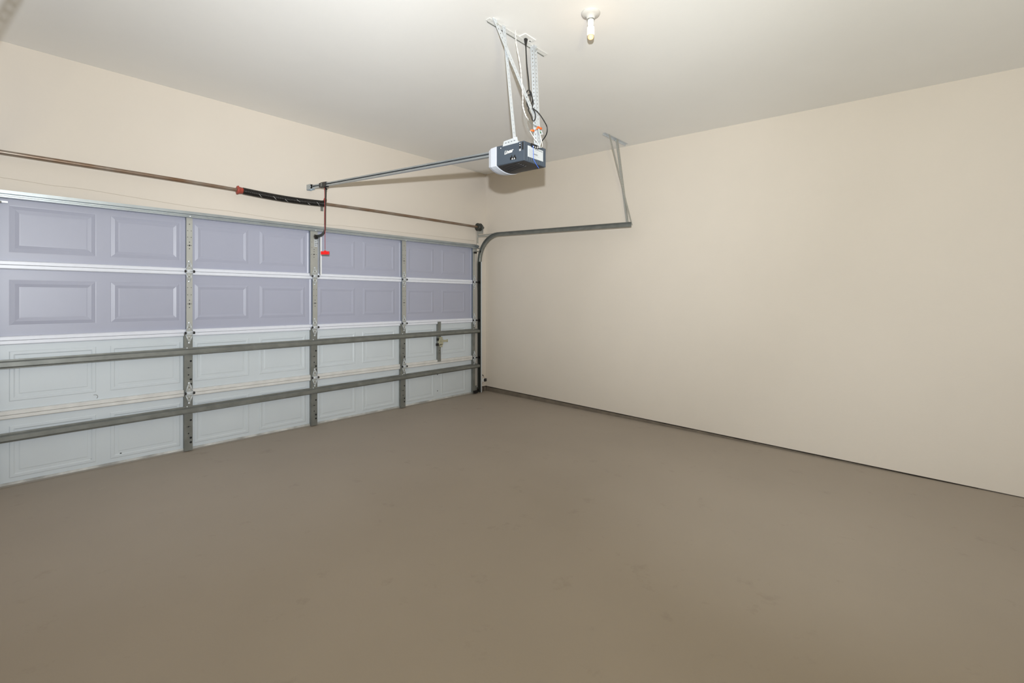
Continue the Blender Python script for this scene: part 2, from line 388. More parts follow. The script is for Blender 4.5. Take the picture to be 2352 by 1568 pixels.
def hinge(x, z, s=1.0, roller=False):
    mb = MB(); y = -0.053
    for sg in (1, -1):
        w0, w1, h = 0.026*s, 0.006*s, 0.088
        z0, z1 = z+sg*0.016, z+sg*h
        mb.k = 2
        mb.hexa([(x-w0, y-0.003, z0), (x+w0, y-0.003, z0), (x+w0, y, z0), (x-w0, y, z0)],
                [(x-w1, y-0.003, z1), (x+w1, y-0.003, z1), (x+w1, y, z1), (x-w1, y, z1)])
        mb.k = 0
        for q in (1, -1):   # rolled rims
            mb.tube([(x+q*w0, y-0.005, z0), (x+q*w1*1.1, y-0.005, z1-sg*0.006)], 0.0045, 8)
        mb.disc((x, y, z1+sg*0.004), (0, -1, 0), 0.010, 0.004, 12)
        mb.disc((x, y-0.003, z+sg*0.034), (0, -1, 0), 0.006, 0.005, 8)
        mb.k = 1; mb.disc((x, y-0.003, z+sg*0.050), (0, -1, 0), 0.004, 0.001, 8)
        mb.k = 0; mb.box(x-w0, x+w0, y-0.016, y, min(z, z0), max(z, z0))
    mb.k = 1; mb.tube([(x-0.038*s, y-0.013, z), (x-0.026*s, y-0.013, z)], 0.012, 10); mb.tube([(x+0.028*s, y-0.013, z), (x+0.042*s, y-0.013, z)], 0.012, 10)
    mb.k = 0; mb.tube([(x-0.030*s, y-0.014, z), (x+0.034*s, y-0.014, z)], 0.008, 10)
    if roller:
        d = 1 if x > -2 else -1
        mb.k = 1; mb.tube([(x, y-0.020, z), (x+d*0.085, y-0.020, z)], 0.0055, 8)
        mb.tube([(x+d*0.085, y-0.020, z), (x+d*0.098, y-0.020, z)], 0.021, 16)
    mb.build('hinge', [M['zinc'], M['blackoil'], M['galv']], door)
for z in ZJ[1:4]:
    for x in (-3.94, -2.745, -1.555): hinge(x, z)
    hinge(-0.300, z, 0.9, True); hinge(-5.19, z, 1.0, True)

# top roller brackets at both ends, bottom ones too
for (x, d) in ((-0.292, 1), (-5.19, -1)):
    mb = MB()
    mb.box(x-0.035, x+0.035, -0.056, -0.052, 2.09, 2.16); mb.box(x-0.03, x+0.03, -0.085, -0.056, 2.120, 2.126)
    mb.tube([(x-d*0.06, -0.072, 2.118), (x+d*0.09, -0.072, 2.118)], 0.007, 10)
    mb.k = 1; mb.tube([(x+d*0.09, -0.072, 2.118), (x+d*0.103, -0.072, 2.118)], 0.021, 16); mb.box(x-0.022, x+0.022, -0.080, -0.056, 2.085, 2.112)
    mb.build('top_bracket', [M['galv'], M['blackoil']], door)
    mb = MB(); mb.box(x-0.04, x+0.04, -0.056, -0.052, 0.01, 0.12)
    mb.k = 1; mb.box(x-0.03, x+0.03, -0.085, -0.056, 0.014, 0.05); mb.tube([(x, -0.072, 0.05), (x+d*0.055, -0.072, 0.05)], 0.006, 8); mb.tube([(x+d*0.055, -0.072, 0.05), (x+d*0.066, -0.072, 0.05)], 0.021, 14)
    mb.build('bottom_bracket', [M['galv_dark'], M['blackoil']], door)
mb = MB(); mb.box(-5.14, -5.097, -0.056, -0.048, 2.116, 2.130); mb.box(-5.235, -5.097, -0.058, -0.054, 2.118, 2.128); mb.build('top_bracket', M['zinc'], door)

# lock plate with slide latch on the third bay from the left post
mb = MB(); mb.box(-0.988, -0.936, -0.050, -0.046, 0.545, 1.095); mb.box(-0.988, -0.985, -0.046, SKIN, 0.545, 1.095); mb.box(-0.941, -0.938, -0.046, SKIN, 0.545, 1.095)
mb.k = 1; mb.disc((-0.962, -0.050, 0.70), (0, -1, 0), 0.006, 0.001); mb.disc((-0.962, -0.050, 0.66), (0, -1, 0), 0.004, 0.001)
lock = mb.build('lock_stile', [M['galv_dark'], M['hole']], door)
mb = MB(); mb.box(-0.995, -0.915, -0.074, -0.050, 0.775, 0.855); mb.box(-0.978, -0.935, -0.080, -0.050, 0.855, 0.885); mb.box(-0.970, -0.932, -0.078, -0.050, 0.745, 0.775)
mb.tube([(-0.955, -0.074, 0.83), (-0.955, -0.088, 0.83)], 0.012, 12)
mb.k = 1; mb.box(-1.020, -0.995, -0.078, -0.052, 0.835, 0.87); mb.box(-1.030, -0.995, -0.078, -0.052, 0.765, 0.80); mb.box(-0.985, -0.93, -0.077, -0.074, 0.776, 0.784)
mb.build('latch', [M['beige_metal'], M['blackoil']], lock, bevel=0.003)
mb = MB(); mb.box(-0.915, -0.835, -0.070, -0.060, 0.812, 0.840); mb.box(-0.843, -0.830, -0.074, -0.058, 0.808, 0.844)
mb.build('bolt', M['beige_metal'], lock)

# operator bracket area: bright angle right of the top centre stile, spring label
mb = MB(); mb.box(-2.690, -2.668, -0.062, -0.058, 1.672, 2.100); mb.box(-2.690, -2.686, -0.062, SKIN, 1.672, 2.100)
mb.build('reinforcing_angle', M['zinc_strip'], door)
mb = MB(); mb.box(-2.750, -2.716, -0.0545, -0.052, 1.985, 2.085)
mb.k = 1
for k in range(4): mb.box(-2.745, -2.742+0.018*(k % 2+1), -0.0552, -0.0545, 2.000+0.020*k, 2.006+0.020*k)
mb.disc((-2.752, -0.0525, 1.955), (0, -1, 0), 0.006, 0.001)
mb.build('label_sticker', [M['label'], M['ink']], door)
mb = MB(); mb.box(-2.748, -2.718, -0.058, -0.052, 2.070, 2.118); mb.box(-2.757, -2.752, -0.085, -0.058, 2.075, 2.118); mb.box(-2.722, -2.717, -0.085, -0.058, 2.075, 2.118)
mb.tube([(-2.765, -0.075, 2.096), (-2.708, -0.075, 2.096)], 0.007, 10)
mb.build('operator_bracket', M['blackoil'], door)
mb = MB(); a_ = [Vector((-4.60+0.02*math.cos(t), SKIN-0.003, 0.598+0.018*math.sin(t)))+Vector((0, -0.001, 0)) for t in [1.9-0.35*k for k in range(9)]]
mb.tube(a_, 0.0018, 6); mb.build('bent_wire', M['galv_dark'], sections[1])

# ------------------------------------------------------------------ tracks
def track(sx, name, label):
    """C shaped roller track, sx=+1 at the right post, -1 mirrored at the left"""
    def X(d): return (-0.186 - d) if sx > 0 else (-5.286 + d)     # d = distance from the web towards the door
    s = 1 if sx > 0 else -1
    root = tag(empty(name, (X(0), -0.07, 0.0)), label, 'door track', 'roller tracks of the garage door')
    yc, R_, ztop = -0.45, 0.378, 2.345
    path = []
    A = Vector((-1*s, 0, 0))                         # from web towards the door
    path.append((Vector((X(0), -0.072, 0.012)), A, Vector((0, 1, 0))))
    vert_end = len(path)
    zc = ztop-0.033-R_+0.033
    path.append((Vector((X(0), -0.072, zc)), A, Vector((0, 1, 0))))
    for k in range(1, 13):
        t = math.pi/2*k/12
        path.append((Vector((X(0), -0.072-R_+R_*math.cos(t), zc+R_*math.sin(t))), A, Vector((0, math.cos(t), math.sin(t)))))
    path.append((Vector((X(0), -2.555 if sx > 0 else -2.91, zc+R_-0.075)), A, Vector((0, 0, 1))))
    h, t_, d_ = 0.028, 0.0022, 0.040
    prof = [(0, -h), (d_, -h), (d_+0.006, -h+0.005), (d_+0.003, -h+0.010), (d_, -h+0.006), (d_-0.004, -h+t_), (t_, -h+t_), (t_, h-t_), (d_-0.004, h-t_), (d_, h-0.006), (d_+0.003, h-0.010), (d_+0.006, h-0.005), (d_, h), (0, h)]
    hv = 0.022
    profv = [(0, -hv), (0.016, -hv), (0.016, -hv+t_), (t_, -hv+t_), (t_, hv-t_), (d_-0.004, hv-t_), (d_, hv-0.006), (d_+0.003, hv-0.010), (d_+0.006, hv-0.005), (d_, hv), (0, hv)]
    MB().sweep(path[:2], profv).build('vertical_track', M['black_steel'], root)  # vertical channel coloured near black so its inside reads dark
    MB().sweep(path[1:], prof).build('horizontal_track', M['galv_dark'], root)
    # wall angle carrying the vertical track, and brackets
    mb = MB()
    xw = X(-0.004)
    mb.box(min(xw, xw+s*0.003), max(xw, xw+s*0.003), -0.085, -0.001, 0.06, 1.99)
    mb.box(min(xw, xw+s*0.012), max(xw, xw+s*0.012), -0.005, -0.001, 0.06, 1.95)
    mb.build('wall_angle', M['galv'], root)
    mb = MB(); mb.box(min(X(0.018), X(-0.004)), max(X(0.018), X(-0.004)), -0.0965, -0.0945, 0.012, 1.985); mb.build('front_flange', M['zinc'], root)
    mb = MB()
    xb_ = X(-0.006)
    mb.box(min(xb_, xb_+s*0.003), max(xb_, xb_+s*0.003), -0.60, -0.002, 2.338, 2.372)
    mb.box(min(xb_, xb_+s*0.03), max(xb_, xb_+s*0.03), -0.62, -0.002, 2.369, 2.372)
    mb.build('track_brace', M['galv'], root)
    return root
track(1, 'door_track', 'grey steel roller track curving from the door post onto the right wall side')
track(-1, 'door_track', 'steel roller track on the far left side of the garage door')

# ------------------------------------------------------------------ perforated angle iron
def perf(mb, p, q, wv, nrm, pitch=0.028, hole=0.0040, th=0.002):
    """one flange: strip from p to q, width vector wv, thickness along nrm, with a row of holes"""
    p, q, wv, nrm = map(Vector, (p, q, wv, nrm)); L = (q-p).length; n = max(1, round(L/pitch)); d = (q-p)/n; du = d.normalized(); wu = wv.normalized()
    for i in range(n):
        o = p+d*i; c = o+d/2+wv*0.5
        for off, rev in ((Vector((0, 0, 0)), False), (nrm*th, True)):
            O = [o+off, o+d+off, o+d+wv+off, o+wv+off]
            I = [c-du*hole*1.15-wu*hole+off, c+du*hole*1.15-wu*hole+off, c+du*hole*1.15+wu*hole+off, c-du*hole*1.15+wu*hole+off]
            mb.add(O+I, [(0,1,5,4), (1,2,6,5), (2,3,7,6), (3,0,4,7)])
        I0 = [c-du*hole*1.15-wu*hole, c+du*hole*1.15-wu*hole, c+du*hole*1.15+wu*hole, c-du*hole*1.15+wu*hole]
        I1 = [v+nrm*th for v in I0]
        mb.add(I0+I1, [(k, (k+1) % 4, 4+(k+1) % 4, 4+k) for k in range(4)])
    a = nrm*th
    mb.add([p, q, q+a, p+a, p+wv, q+wv, q+wv+a, p+wv+a], [(0,1,2,3), (4,5,6,7), (0,3,7,4), (1,2,6,5)])
def angle(name, p, q, w1, w2, parent, m='zinc', pitch=0.028, hole=0.0040):
    mb = MB(); w1 = Vector(w1); w2 = Vector(w2)
    perf(mb, p, q, w1, w2.normalized(), pitch, hole); perf(mb, p, q, w2, w1.normalized(), pitch, hole)
    return mb.build(name, M[m], parent)
def flat(name, p, q, wv, nrm, parent, m='zinc', pitch=0.028, hole=0.0040):
    mb = MB(); perf(mb, p, q, wv, nrm, pitch, hole); return mb.build(name, M[m], parent)

# opener hanger
hg = tag(empty('opener_hanger', (-2.735, -3.03, ceil_z(-3.03))), 'perforated steel hanger holding the opener motor from the ceiling', 'hanger')
zc = ceil_z(-3.03)
flat('ceiling_angle', (-3.045, -3.010, zc-0.006), (-2.425, -3.010, zc-0.006), (0, -0.036, 0), (0, 0, -1), hg, 'white', 0.027, 0.0038)
mb = MB(); mb.box(-3.030, -2.425, -3.010, -3.007, zc-0.012, zc-0.001); mb.build('shadow_lip', M['galv_dark'], hg)  # dark strip added for the shadow line along the angle
angle('leg', (-2.897, -3.05, zc-0.004), (-2.836, -3.092, 2.480), (-0.030, 0, 0), (0, 0.026, 0), hg)
angle('leg', (-2.594, -3.05, zc-0.004), (-2.612, -3.100, 2.480), (0.034, 0, 0), (0, 0.034, 0), hg)
flat('brace', (-3.032, -3.056, zc-0.002), (-2.592, -3.108, 2.570), (0.032, 0.0, 0.012), (0, -1, 0), hg)
for (x, y, z) in ((-2.99, -3.060, zc-0.03), (-2.575, -3.055, zc-0.03), (-2.600, -3.112, 2.62)):
    mb = MB(); mb.disc((x, y, z), (0, -1, 0), 0.008, 0.006, 6); mb.build('bolt', M['galv'], hg)

# track hangers (right one in view, left one just outside, casting its shadow on the ceiling)
G_H = 'hangers of the roller tracks'
zc = ceil_z(-2.44)
th = tag(empty('track_hanger', (-0.35, -2.50, zc)), 'perforated steel hanger in a V holding the end of the right track', 'hanger', G_H)
angle('ceiling_angle', (-0.605, -2.425, zc-0.003), (-0.085, -2.425, zc-0.003), (0, -0.034, 0), (0, 0, -0.020), th, 'zinc', 0.026, 0.0042)
flat('leg', (-0.545, -2.462, zc-0.004), (-0.128, -2.52, 2.28), (0.034, 0, 0), (0, -1, 0), th, 'galv')
angle('leg', (-0.315, -2.455, zc-0.004), (-0.150, -2.505, 2.28), (-0.036, 0, 0), (0, 0.034, 0), th, 'galv')
zc = ceil_z(-2.85)
th = tag(empty('track_hanger', (-5.1, -2.85, zc)), 'perforated steel hanger holding the end of the left track', 'hanger', G_H)
angle('ceiling_angle', (-5.42, -2.80, zc-0.003), (-4.87, -2.80, zc-0.003), (0, -0.034, 0), (0, 0, -0.020), th, 'zinc', 0.026, 0.0042)
flat('leg', (-4.935, -2.84, zc-0.004), (-5.320, -2.88, 2.27), (0.036, 0, 0), (0, -1, 0), th, 'galv', 0.032, 0.0055)
angle('leg', (-5.40, -2.83, zc-0.004), (-5.335, -2.875, 2.27), (-0.036, 0, 0), (0, 0.034, 0), th, 'galv')

# ------------------------------------------------------------------ torsion shaft
def bz(x):   # height of the shaft, sagging a little under the spring
    return 2.478 - 0.014*math.exp(-((x+3.0)/0.7)**2)
shaft = tag(empty('torsion_shaft', (-2.7, -0.1, 2.478)), 'rusty steel torsion shaft with black spring above the garage door', 'torsion shaft')
mb = MB(); mb.tube([(-5.45+i*0.1, -0.1, bz(-5.45+i*0.1)) for i in range(53)]+[(-0.155, -0.1, 2.478)], 0.0165, 14, True)
mb.build('tube', M['rust'], shaft)
mb = MB(); pts = []
x0, x1 = -3.50, -2.675; turns = 88; per = 10
def sz(x): return bz(x)-0.010*math.sin(math.pi*(x-x0)/(x1-x0))
for i in range(turns*per+1):
    t = i/(turns*per); x = x0+(x1-x0)*t; a = 2*math.pi*i/per
    pts.append((x, -0.1+0.0300*math.cos(a), sz(x)+0.0300*math.sin(a)))
mb.tube(pts, 0.0045, 6)
mb.tube([(x0+(x1-x0)*i/20, -0.1, sz(x0+(x1-x0)*i/20)) for i in range(21)], 0.030, 18)
mb.k = 1
for (x, a0, a1) in ((-3.36, 3.3, 4.3), (-3.22, 3.2, 4.1), (-3.10, 3.5, 4.2), (-2.98, 3.0, 3.6), (-2.86, 3.6, 4.2), (-2.76, 3.0, 4.1)):
    mb.tube([(x+0.012*k, -0.1+0.0355*math.cos(a0+(a1-a0)*k/3), sz(x)+0.0355*math.sin(a0+(a1-a0)*k/3)) for k in range(4)], 0.0011, 5)
mb.build('spring', [M['blackoil'], M['white']], shaft)
mb = MB(); z = bz(-3.52)
mb.lathe((-3.555, -0.1, z), (1, 0, 0), [(0, 0.030), (0.004, 0.039), (0.016, 0.039), (0.020, 0.034), (0.045, 0.031), (0.06, 0.028)], 20)
for a in range(4):
    t = a*math.pi/2+0.5; mb.tube([(-3.542, -0.1, z), (-3.545, -0.1+0.042*math.cos(t), z+0.042*math.sin(t))], 0.008, 8)
mb.build('winding_cone', M['red'], shaft)
mb = MB(); mb.lathe((-2.680, -0.1, bz(-2.67)), (1, 0, 0), [(0, 0.035), (0.01, 0.037), (0.012, 0.026), (0.02, 0.026)], 20)
mb.build('stationary_cone', M['blackoil'], shaft)
for (xd, d) in ((-0.285, 1), (-5.30, -1)):
    mb = MB()
    mb.lathe((xd, -0.1, 2.478), (d, 0, 0), [(0, 0.026), (0.004, 0.056), (0.010, 0.058), (0.014, 0.050), (0.050, 0.049), (0.056, 0.058), (0.062, 0.058), (0.066, 0.030), (0.085, 0.024), (0.086, 0.016)], 28)
    for k in range(5):
        a = k*2*math.pi/5; mb.tube([(xd-d*0.002, -0.1, 2.478), (xd-d*0.002, -0.1+0.05*math.cos(a), 2.478+0.05*math.sin(a))], 0.006, 6)
    mb.build('cable_drum', M['black_steel'], shaft)
    mb = MB(); mb.tube([(xd+d*0.03, -0.048, 2.46), (xd+d*0.075, -0.075, 0.06)], 0.0016, 5)
    mb.build('lift_cable', M['blackoil'], shaft)

# centre bearing bracket (red) and end bearing plates
br = MB()
br.box(-2.652, -2.647, -0.125, -0.003, 2.44, 2.49); br.box(-2.652, -2.622, -0.006, -0.002, 2.400, 2.520)
br.k = 1; br.lathe((-2.656, -0.1, 2.505), (1, 0, 0), [(0, 0.024), (0.002, 0.030), (0.012, 0.030), (0.014, 0.020)], 20); br.box(-2.655, -2.646, -0.115, -0.085, 2.46, 2.50)
tag(br.build('center_bracket', [M['galv_dark'], M['red']]), 'small bearing bracket with a red ring at the right end of the spring', 'bracket')
for (x, lab) in ((-0.190, 'grey end bearing plate under the cable drum at the right corner'), (-5.262, 'grey end bearing plate beside the left track')):
    mb = MB()
    mb.box(x, x+0.004, -0.130, -0.003, 2.385, 2.51); mb.box(x, x+0.022, -0.006, -0.002, 2.25, 2.50)
    mb.k = 1; mb.tube([(x-0.01, -0.1, 2.478), (x+0.03, -0.1, 2.478)], 0.022, 16)
    tag(mb.build('bearing_plate', [M['galv'], M['blackoil']]), lab, 'bracket', 'end bearing plates')

# ------------------------------------------------------------------ opener
op = tag(empty('garage_door_opener', (-2.735, -3.03, 2.31)), 'dark grey garage door opener with white lens and long steel rail', 'garage door opener')
xl, xr = -2.852, -2.617
yb, yg, yf = -3.175, -2.925, -2.828
zt_, zb_ = 2.452, 2.322
# housing: flat at the back, sagging into a belly towards the lens
def belly(yq, u):   # lower edge height at depth fraction yq (0 back, 1 front) and width fraction u
    return zb_ + 0.010*yq - 0.031*(yq**1.3)*math.sin(math.pi*u)**0.8
mb = MB(); NU, NV = 12, 8; grid = []
for j in range(NV+1):
    v = j/NV; y = yb+(yg-yb)*v
    for i in range(NU+1):
        u = i/NU; grid.append((xl+(xr-xl)*u, y, belly(v, u)))
idx = lambda j, i: j*(NU+1)+i
fs = [(idx(j, i), idx(j, i+1), idx(j+1, i+1), idx(j+1, i)) for j in range(NV) for i in range(NU)]
topo = len(grid)
grid += [(x, y, zt_+0.012*((y-yb)/(yg-yb))) for (x, y, z) in grid[:topo]]
fs += [(topo+a, topo+d, topo+c, topo+b) for (a, b, c, d) in fs]
for j in range(NV):
    for i in (0, NU): fs.append((idx(j, i), idx(j+1, i), topo+idx(j+1, i), topo+idx(j, i)))
for i in range(NU):
    for j in (0, NV): fs.append((idx(j, i), idx(j, i+1), topo+idx(j, i+1), topo+idx(j, i)))
mb.add(grid, fs)
for k in range(9):     # ribs on the lower back face
    x = xl+0.030+k*0.0215; mb.box(x, x+0.005, yb-0.003, yb+0.002, zb_+0.006, zb_+0.045)
mb.build('housing', M['slate'], op, bevel=0.006)
# vented underside; a darker plastic colour stands for the shade below
mb = MB()
g0 = []
for j in range(NV+1):
    v = 0.04+0.93*j/NV; y = yb+(yg-yb)*v
    for i in range(NU+1):
        u = 0.03+0.94*i/NU; g0.append((xl+(xr-xl)*u, y, belly(v, u)-0.0020))
mb.add(g0+[(x, y, z+0.004) for x, y, z in g0], [(idx(j, i), idx(j, i+1), idx(j+1, i+1), idx(j+1, i)) for j in range(NV) for i in range(NU)]
       + [(topo+idx(j, i), topo+idx(j+1, i), topo+idx(j+1, i+1), topo+idx(j, i+1)) for j in range(NV) for i in range(NU)]
       + [(idx(0, i), topo+idx(0, i), topo+idx(0, i+1), idx(0, i+1)) for i in range(NU)] + [(idx(NV, i), idx(NV, i+1), topo+idx(NV, i+1), topo+idx(NV, i)) for i in range(NU)]
       + [(idx(j, 0), idx(j+1, 0), topo+idx(j+1, 0), topo+idx(j, 0)) for j in range(NV)] + [(idx(j, NU), topo+idx(j, NU), topo+idx(j+1, NU), idx(j+1, NU)) for j in range(NV)])
for u in (0.12, 0.22, 0.32, 0.42):
    mb.tube([(xl+(xr-xl)*u, yb+(yg-yb)*v, belly(v, u)-0.003) for v in (0.25, 0.4, 0.55, 0.7, 0.85)], 0.0022, 6)
mb.build('bottom_grille', M['grille'], op)
# lens: continues the belly, rounded at the front
mb = MB(); sec = []
for (v, sh, up) in ((0.0, 0.0, 0.0), (0.55, 0.002, 0.002), (0.85, 0.012, 0.008), (1.0, 0.030, 0.020)):
    y = yg+(yf-yg)*v; ring = []
    for i in range(NU+1):
        u = i/NU; x = (xl-0.004+sh)+((xr+0.004-sh)-(xl-0.004+sh))*u; ring.append((x, y, belly(1.0, u)-0.004+up))
    for i in range(NU, -1, -1):
        u = i/NU; x = (xl-0.004+sh)+((xr+0.004-sh)-(xl-0.004+sh))*u; ring.append((x, y, zt_+0.012-up*1.4))
    sec.append(ring)
n = len(sec[0]); mb.smooth = False
mb.add([p for r in sec for p in r], [(j*n+k, j*n+(k+1) % n, (j+1)*n+(k+1) % n, (j+1)*n+k) for j in range(3) for k in range(n)]+[tuple(range(n))[::-1], tuple(3*n+k for k in range(n))])
mb.build('light_lens', M['lens'], op, bevel=0.003)
# top bracket with slots
mb = MB()
mb.add([(xl-0.003, -3.125, zt_-0.003), (xl-0.003, -2.985, zt_-0.001), (xl-0.003, -2.995, zt_+0.032), (xl-0.003, -3.115, zt_+0.038)]+
       [(xl+0.000, -3.125, zt_-0.003), (xl+0.000, -2.985, zt_-0.001), (xl+0.000, -2.995, zt_+0.032), (xl+0.000, -3.115, zt_+0.038)],
       [(0,1,2,3), (7,6,5,4), (0,4,5,1), (1,5,6,2), (2,6,7,3), (3,7,4,0)])
mb.box(xl+0.002, xr-0.002, -3.120, -2.990, zt_+0.002, zt_+0.011)
mb.box(xr, xr+0.003, -3.125, -2.985, zt_+0.004, zt_+0.046)
mb.k = 1
for k in range(4): mb.box(xl-0.0042, xl-0.003, -3.100+k*0.026, -3.086+k*0.026, zt_+0.014, zt_+0.020)
mb.build('mounting_bracket', [M['zinc'], M['ink']], op)
# maker's word on the side
tx = bpy.data.curves.new('lettering', 'FONT'); tx.body = 'Linear'; tx.size = 0.0355; tx.shear = 0.35; tx.extrude = 0.0006; tx.offset = 0.0004; tx.space_character = 0.92
to = bpy.data.objects.new('lettering', tx); COL.objects.link(to); to.parent = op
# text faces -x: local x -> -y world, local y -> +z
bpy.context.view_layer.update()
tm = bpy.data.meshes.new_from_object(to.evaluated_get(bpy.context.evaluated_depsgraph_get()))
bpy.data.objects.remove(to)
to = bpy.data.objects.new('lettering', tm); COL.objects.link(to); to.parent = op
tm.materials.clear(); tm.materials.append(M['white'])
to.matrix_local = Matrix.Translation(Vector((xl-0.0008, -2.998, 2.393))-Vector(op.location)) @ Matrix(((0, 0, -1, 0), (-1, 0, 0, 0), (0.07, 1, 0, 0), (0, 0, 0, 1)))
# switches on the side face
def panel(name, black, white=(), tris=(), dots=()):
    mb = MB()
    for b in black: mb.box(xl-0.0015, xl+0.001, *b)
    mb.k = 1
    for b in white: mb.box(xl-0.0020, xl, *b)
    for (y, z) in tris: mb.add([(xl-0.002, y, z), (xl-0.002, y-0.012, z), (xl-0.002, y-0.006, z+0.012)], [(0, 1, 2)])
    for (y, z, r_) in dots: mb.disc((xl-0.001, y, z), (-1, 0, 0), r_, 0.002, 8)
    mb.build(name, [M['black'], M['white']], op)
panel('vent_slot', [(-3.170, -3.158, 2.395, 2.445)])
panel('adjustment_switch', [(-3.146, -3.134, 2.405, 2.437)], [(-3.147, -3.134, 2.399, 2.403), (-3.147, -3.134, 2.391, 2.395)], (), [(-3.140, 2.440, 0.0035), (-3.140, 2.426, 0.003)])
panel('button_pair', [(-3.100, -3.055, 2.345, 2.362), (-3.106, -3.096, 2.341, 2.358), (-3.062, -3.052, 2.347, 2.364), (-3.098, -3.088, 2.360, 2.373), (-3.070, -3.062, 2.360, 2.375)], (), [(-3.085, 2.345), (-3.066, 2.346)])
mb = MB(); mb.disc((xl, -2.965, 2.444), (-1, 0, 0), 0.0035, 0.002, 8); mb.build('screw', M['white'], op)
# data label on the back
mb = MB(); mb.box(-2.815, -2.652, yb-0.0035, yb, 2.354, 2.428)
mb.k = 1
mb.box(-2.745, -2.660, yb-0.0042, yb-0.0035, 2.416, 2.420)
for k in range(8):
    wd = random.uniform(0.06, 0.14); mb.box(-2.808, -2.808+wd, yb-0.0042, yb-0.0035, 2.361+k*0.0062, 2.3618+k*0.0062)
mb.box(-2.755, -2.715, yb-0.0043, yb-0.0035, 2.380, 2.387)
mb.build('data_label', [M['label'], M['ink']], op)
mb = MB(); mb.box(-2.783, -2.708, yb-0.008, yb, 2.424, 2.450)
mb.k = 1
for k in range(3): mb.disc((-2.762+k*0.020, yb-0.008, 2.432), (0, -1, 0), 0.0038, 0.003, 10)
mb.build('terminal_block', [M['black'], M['white']], op)
mb = MB(); mb.tube(smooth_path([(-2.772, yb-0.010, 2.436), (-2.772, yb-0.014, 2.39), (-2.771, yb-0.016, 2.345), (-2.755, yb-0.022, 2.315), (-2.730, yb-0.028, 2.288)], 6), 0.0018, 6)
mb.build('antenna_wire', M['blue'], op)
# rail: C channel with the toothed belt inside
P0 = Vector((-2.783, -0.012, 2.640)); P1 = Vector((-2.742, -2.870, 2.458))
d = (P1-P0).normalized(); sd = Vector((1, 0, 0)); up = sd.cross(d)*-1
if up.z < 0: up = -up
mb = MB(); hw, hh, t_ = 0.014, 0.0185, 0.002
prof = [(-hw, -hh), (hw, -hh), (hw, hh), (-hw, hh), (-hw, hh-0.012), (-hw+t_, hh-0.012), (-hw+t_, hh-t_), (hw-t_, hh-t_), (hw-t_, -hh+t_), (-hw+t_, -hh+t_), (-hw+t_, -hh+0.014), (-hw, -hh+0.014)]
mb.sweep([(P0, sd, up), (P1, sd, up)], prof)
mb.build('rail', M['galv_blue'], op)
mb = MB()
nteeth = 100
for i in range(nteeth):
    p = P0+(P1-P0)*(0.10+0.89*(i+0.5)/nteeth); mb.bar(p-d*0.007, p+d*0.007, sd*0.003+Vector((-0.002, 0, 0)), up*0.004)
mb.bar(P0+(P1-P0)*0.06+sd*0.002, P1+sd*0.002, sd*0.001, up*0.005)
mb.build('drive_belt', M['black'], op)
# header bracket
mb = MB()
mb.box(-2.812, -2.758, -0.006, -0.001, 2.605, 2.668); mb.box(-2.812, -2.808, -0.085, -0.004, 2.610, 2.665); mb.box(-2.762, -2.758, -0.085, -0.004, 2.610, 2.665)
mb.tube([(-2.822, -0.070, 2.638), (-2.748, -0.070, 2.638)], 0.006, 10); mb.disc((-2.800, -0.006, 2.660), (0, -1, 0), 0.006, 0.005, 6)
mb.k = 1; mb.tube([(-2.800, -0.075, 2.640), (-2.768, -0.075, 2.640)], 0.024, 16)
mb.build('header_bracket', [M['galv_blue'], M['blackoil']], op)
# trolley
pt = P0+(P1-P0)*((0.33)/2.86); 
mb = MB()
mb.bar(pt-d*0.055, pt+d*0.055, sd*0.020, up*0.027); mb.bar(pt-d*0.090, pt-d*0.060, sd*0.018, up*0.024)
mb.bar(pt+d*0.010-up*0.030, pt+d*0.040-up*0.055, sd*0.010, d*0.012)
mb.k = 1; mb.bar(pt-d*0.050, pt-d*0.020, sd*0.022, up*0.020)
mb.build('trolley', [M['black'], M['galv_dark']], op, bevel=0.003)
# arm from trolley down to the door
a0 = pt+d*0.02-up*0.035
arm = smooth_path([(a0.x+0.004, a0.y, a0.z), (-2.738, -0.275, 2.36), (-2.714, -0.225, 2.190), (-2.712, -0.205, 2.145), (-2.718, -0.155, 2.110), (-2.732, -0.078, 2.098)], 6)
mb = MB()
mb.sweep([(p, Vector((1, 0, 0)), ((arm[min(i+1, len(arm)-1)]-arm[max(i-1, 0)]).cross(Vector((1, 0, 0)))).normalized()) for i, p in enumerate(arm)],
         [(-0.004, -0.014), (0.004, -0.014), (0.004, 0.014), (-0.004, 0.014)])
mb.build('door_arm', M['black_steel'], op)
# emergency release cord and handle
c0 = Vector((a0.x-0.016, a0.y-0.012, a0.z))
mb = MB(); mb.tube([c0, (c0.x+0.004, c0.y, 2.30), (c0.x+0.006, c0.y, 1.930)], 0.0024, 6)
cord = mb.build('release_cord', M['redcord'], op)
mb = MB(); hc = Vector((c0.x+0.006, c0.y, 1.893))
hd = Vector((0.664, -0.748, 0))
mb.bar(hc-hd*0.043, hc+hd*0.043, Vector((0.748, 0.664, 0))*0.012, Vector((0, 0, 0.017)))
mb.bar(hc+Vector((0, 0, 0.015)), hc+Vector((0, 0, 0.026)), hd*0.010, Vector((0.748, 0.664, 0))*0.008)
mb.build('release_handle', M['redplastic'], cord, bevel=0.003)

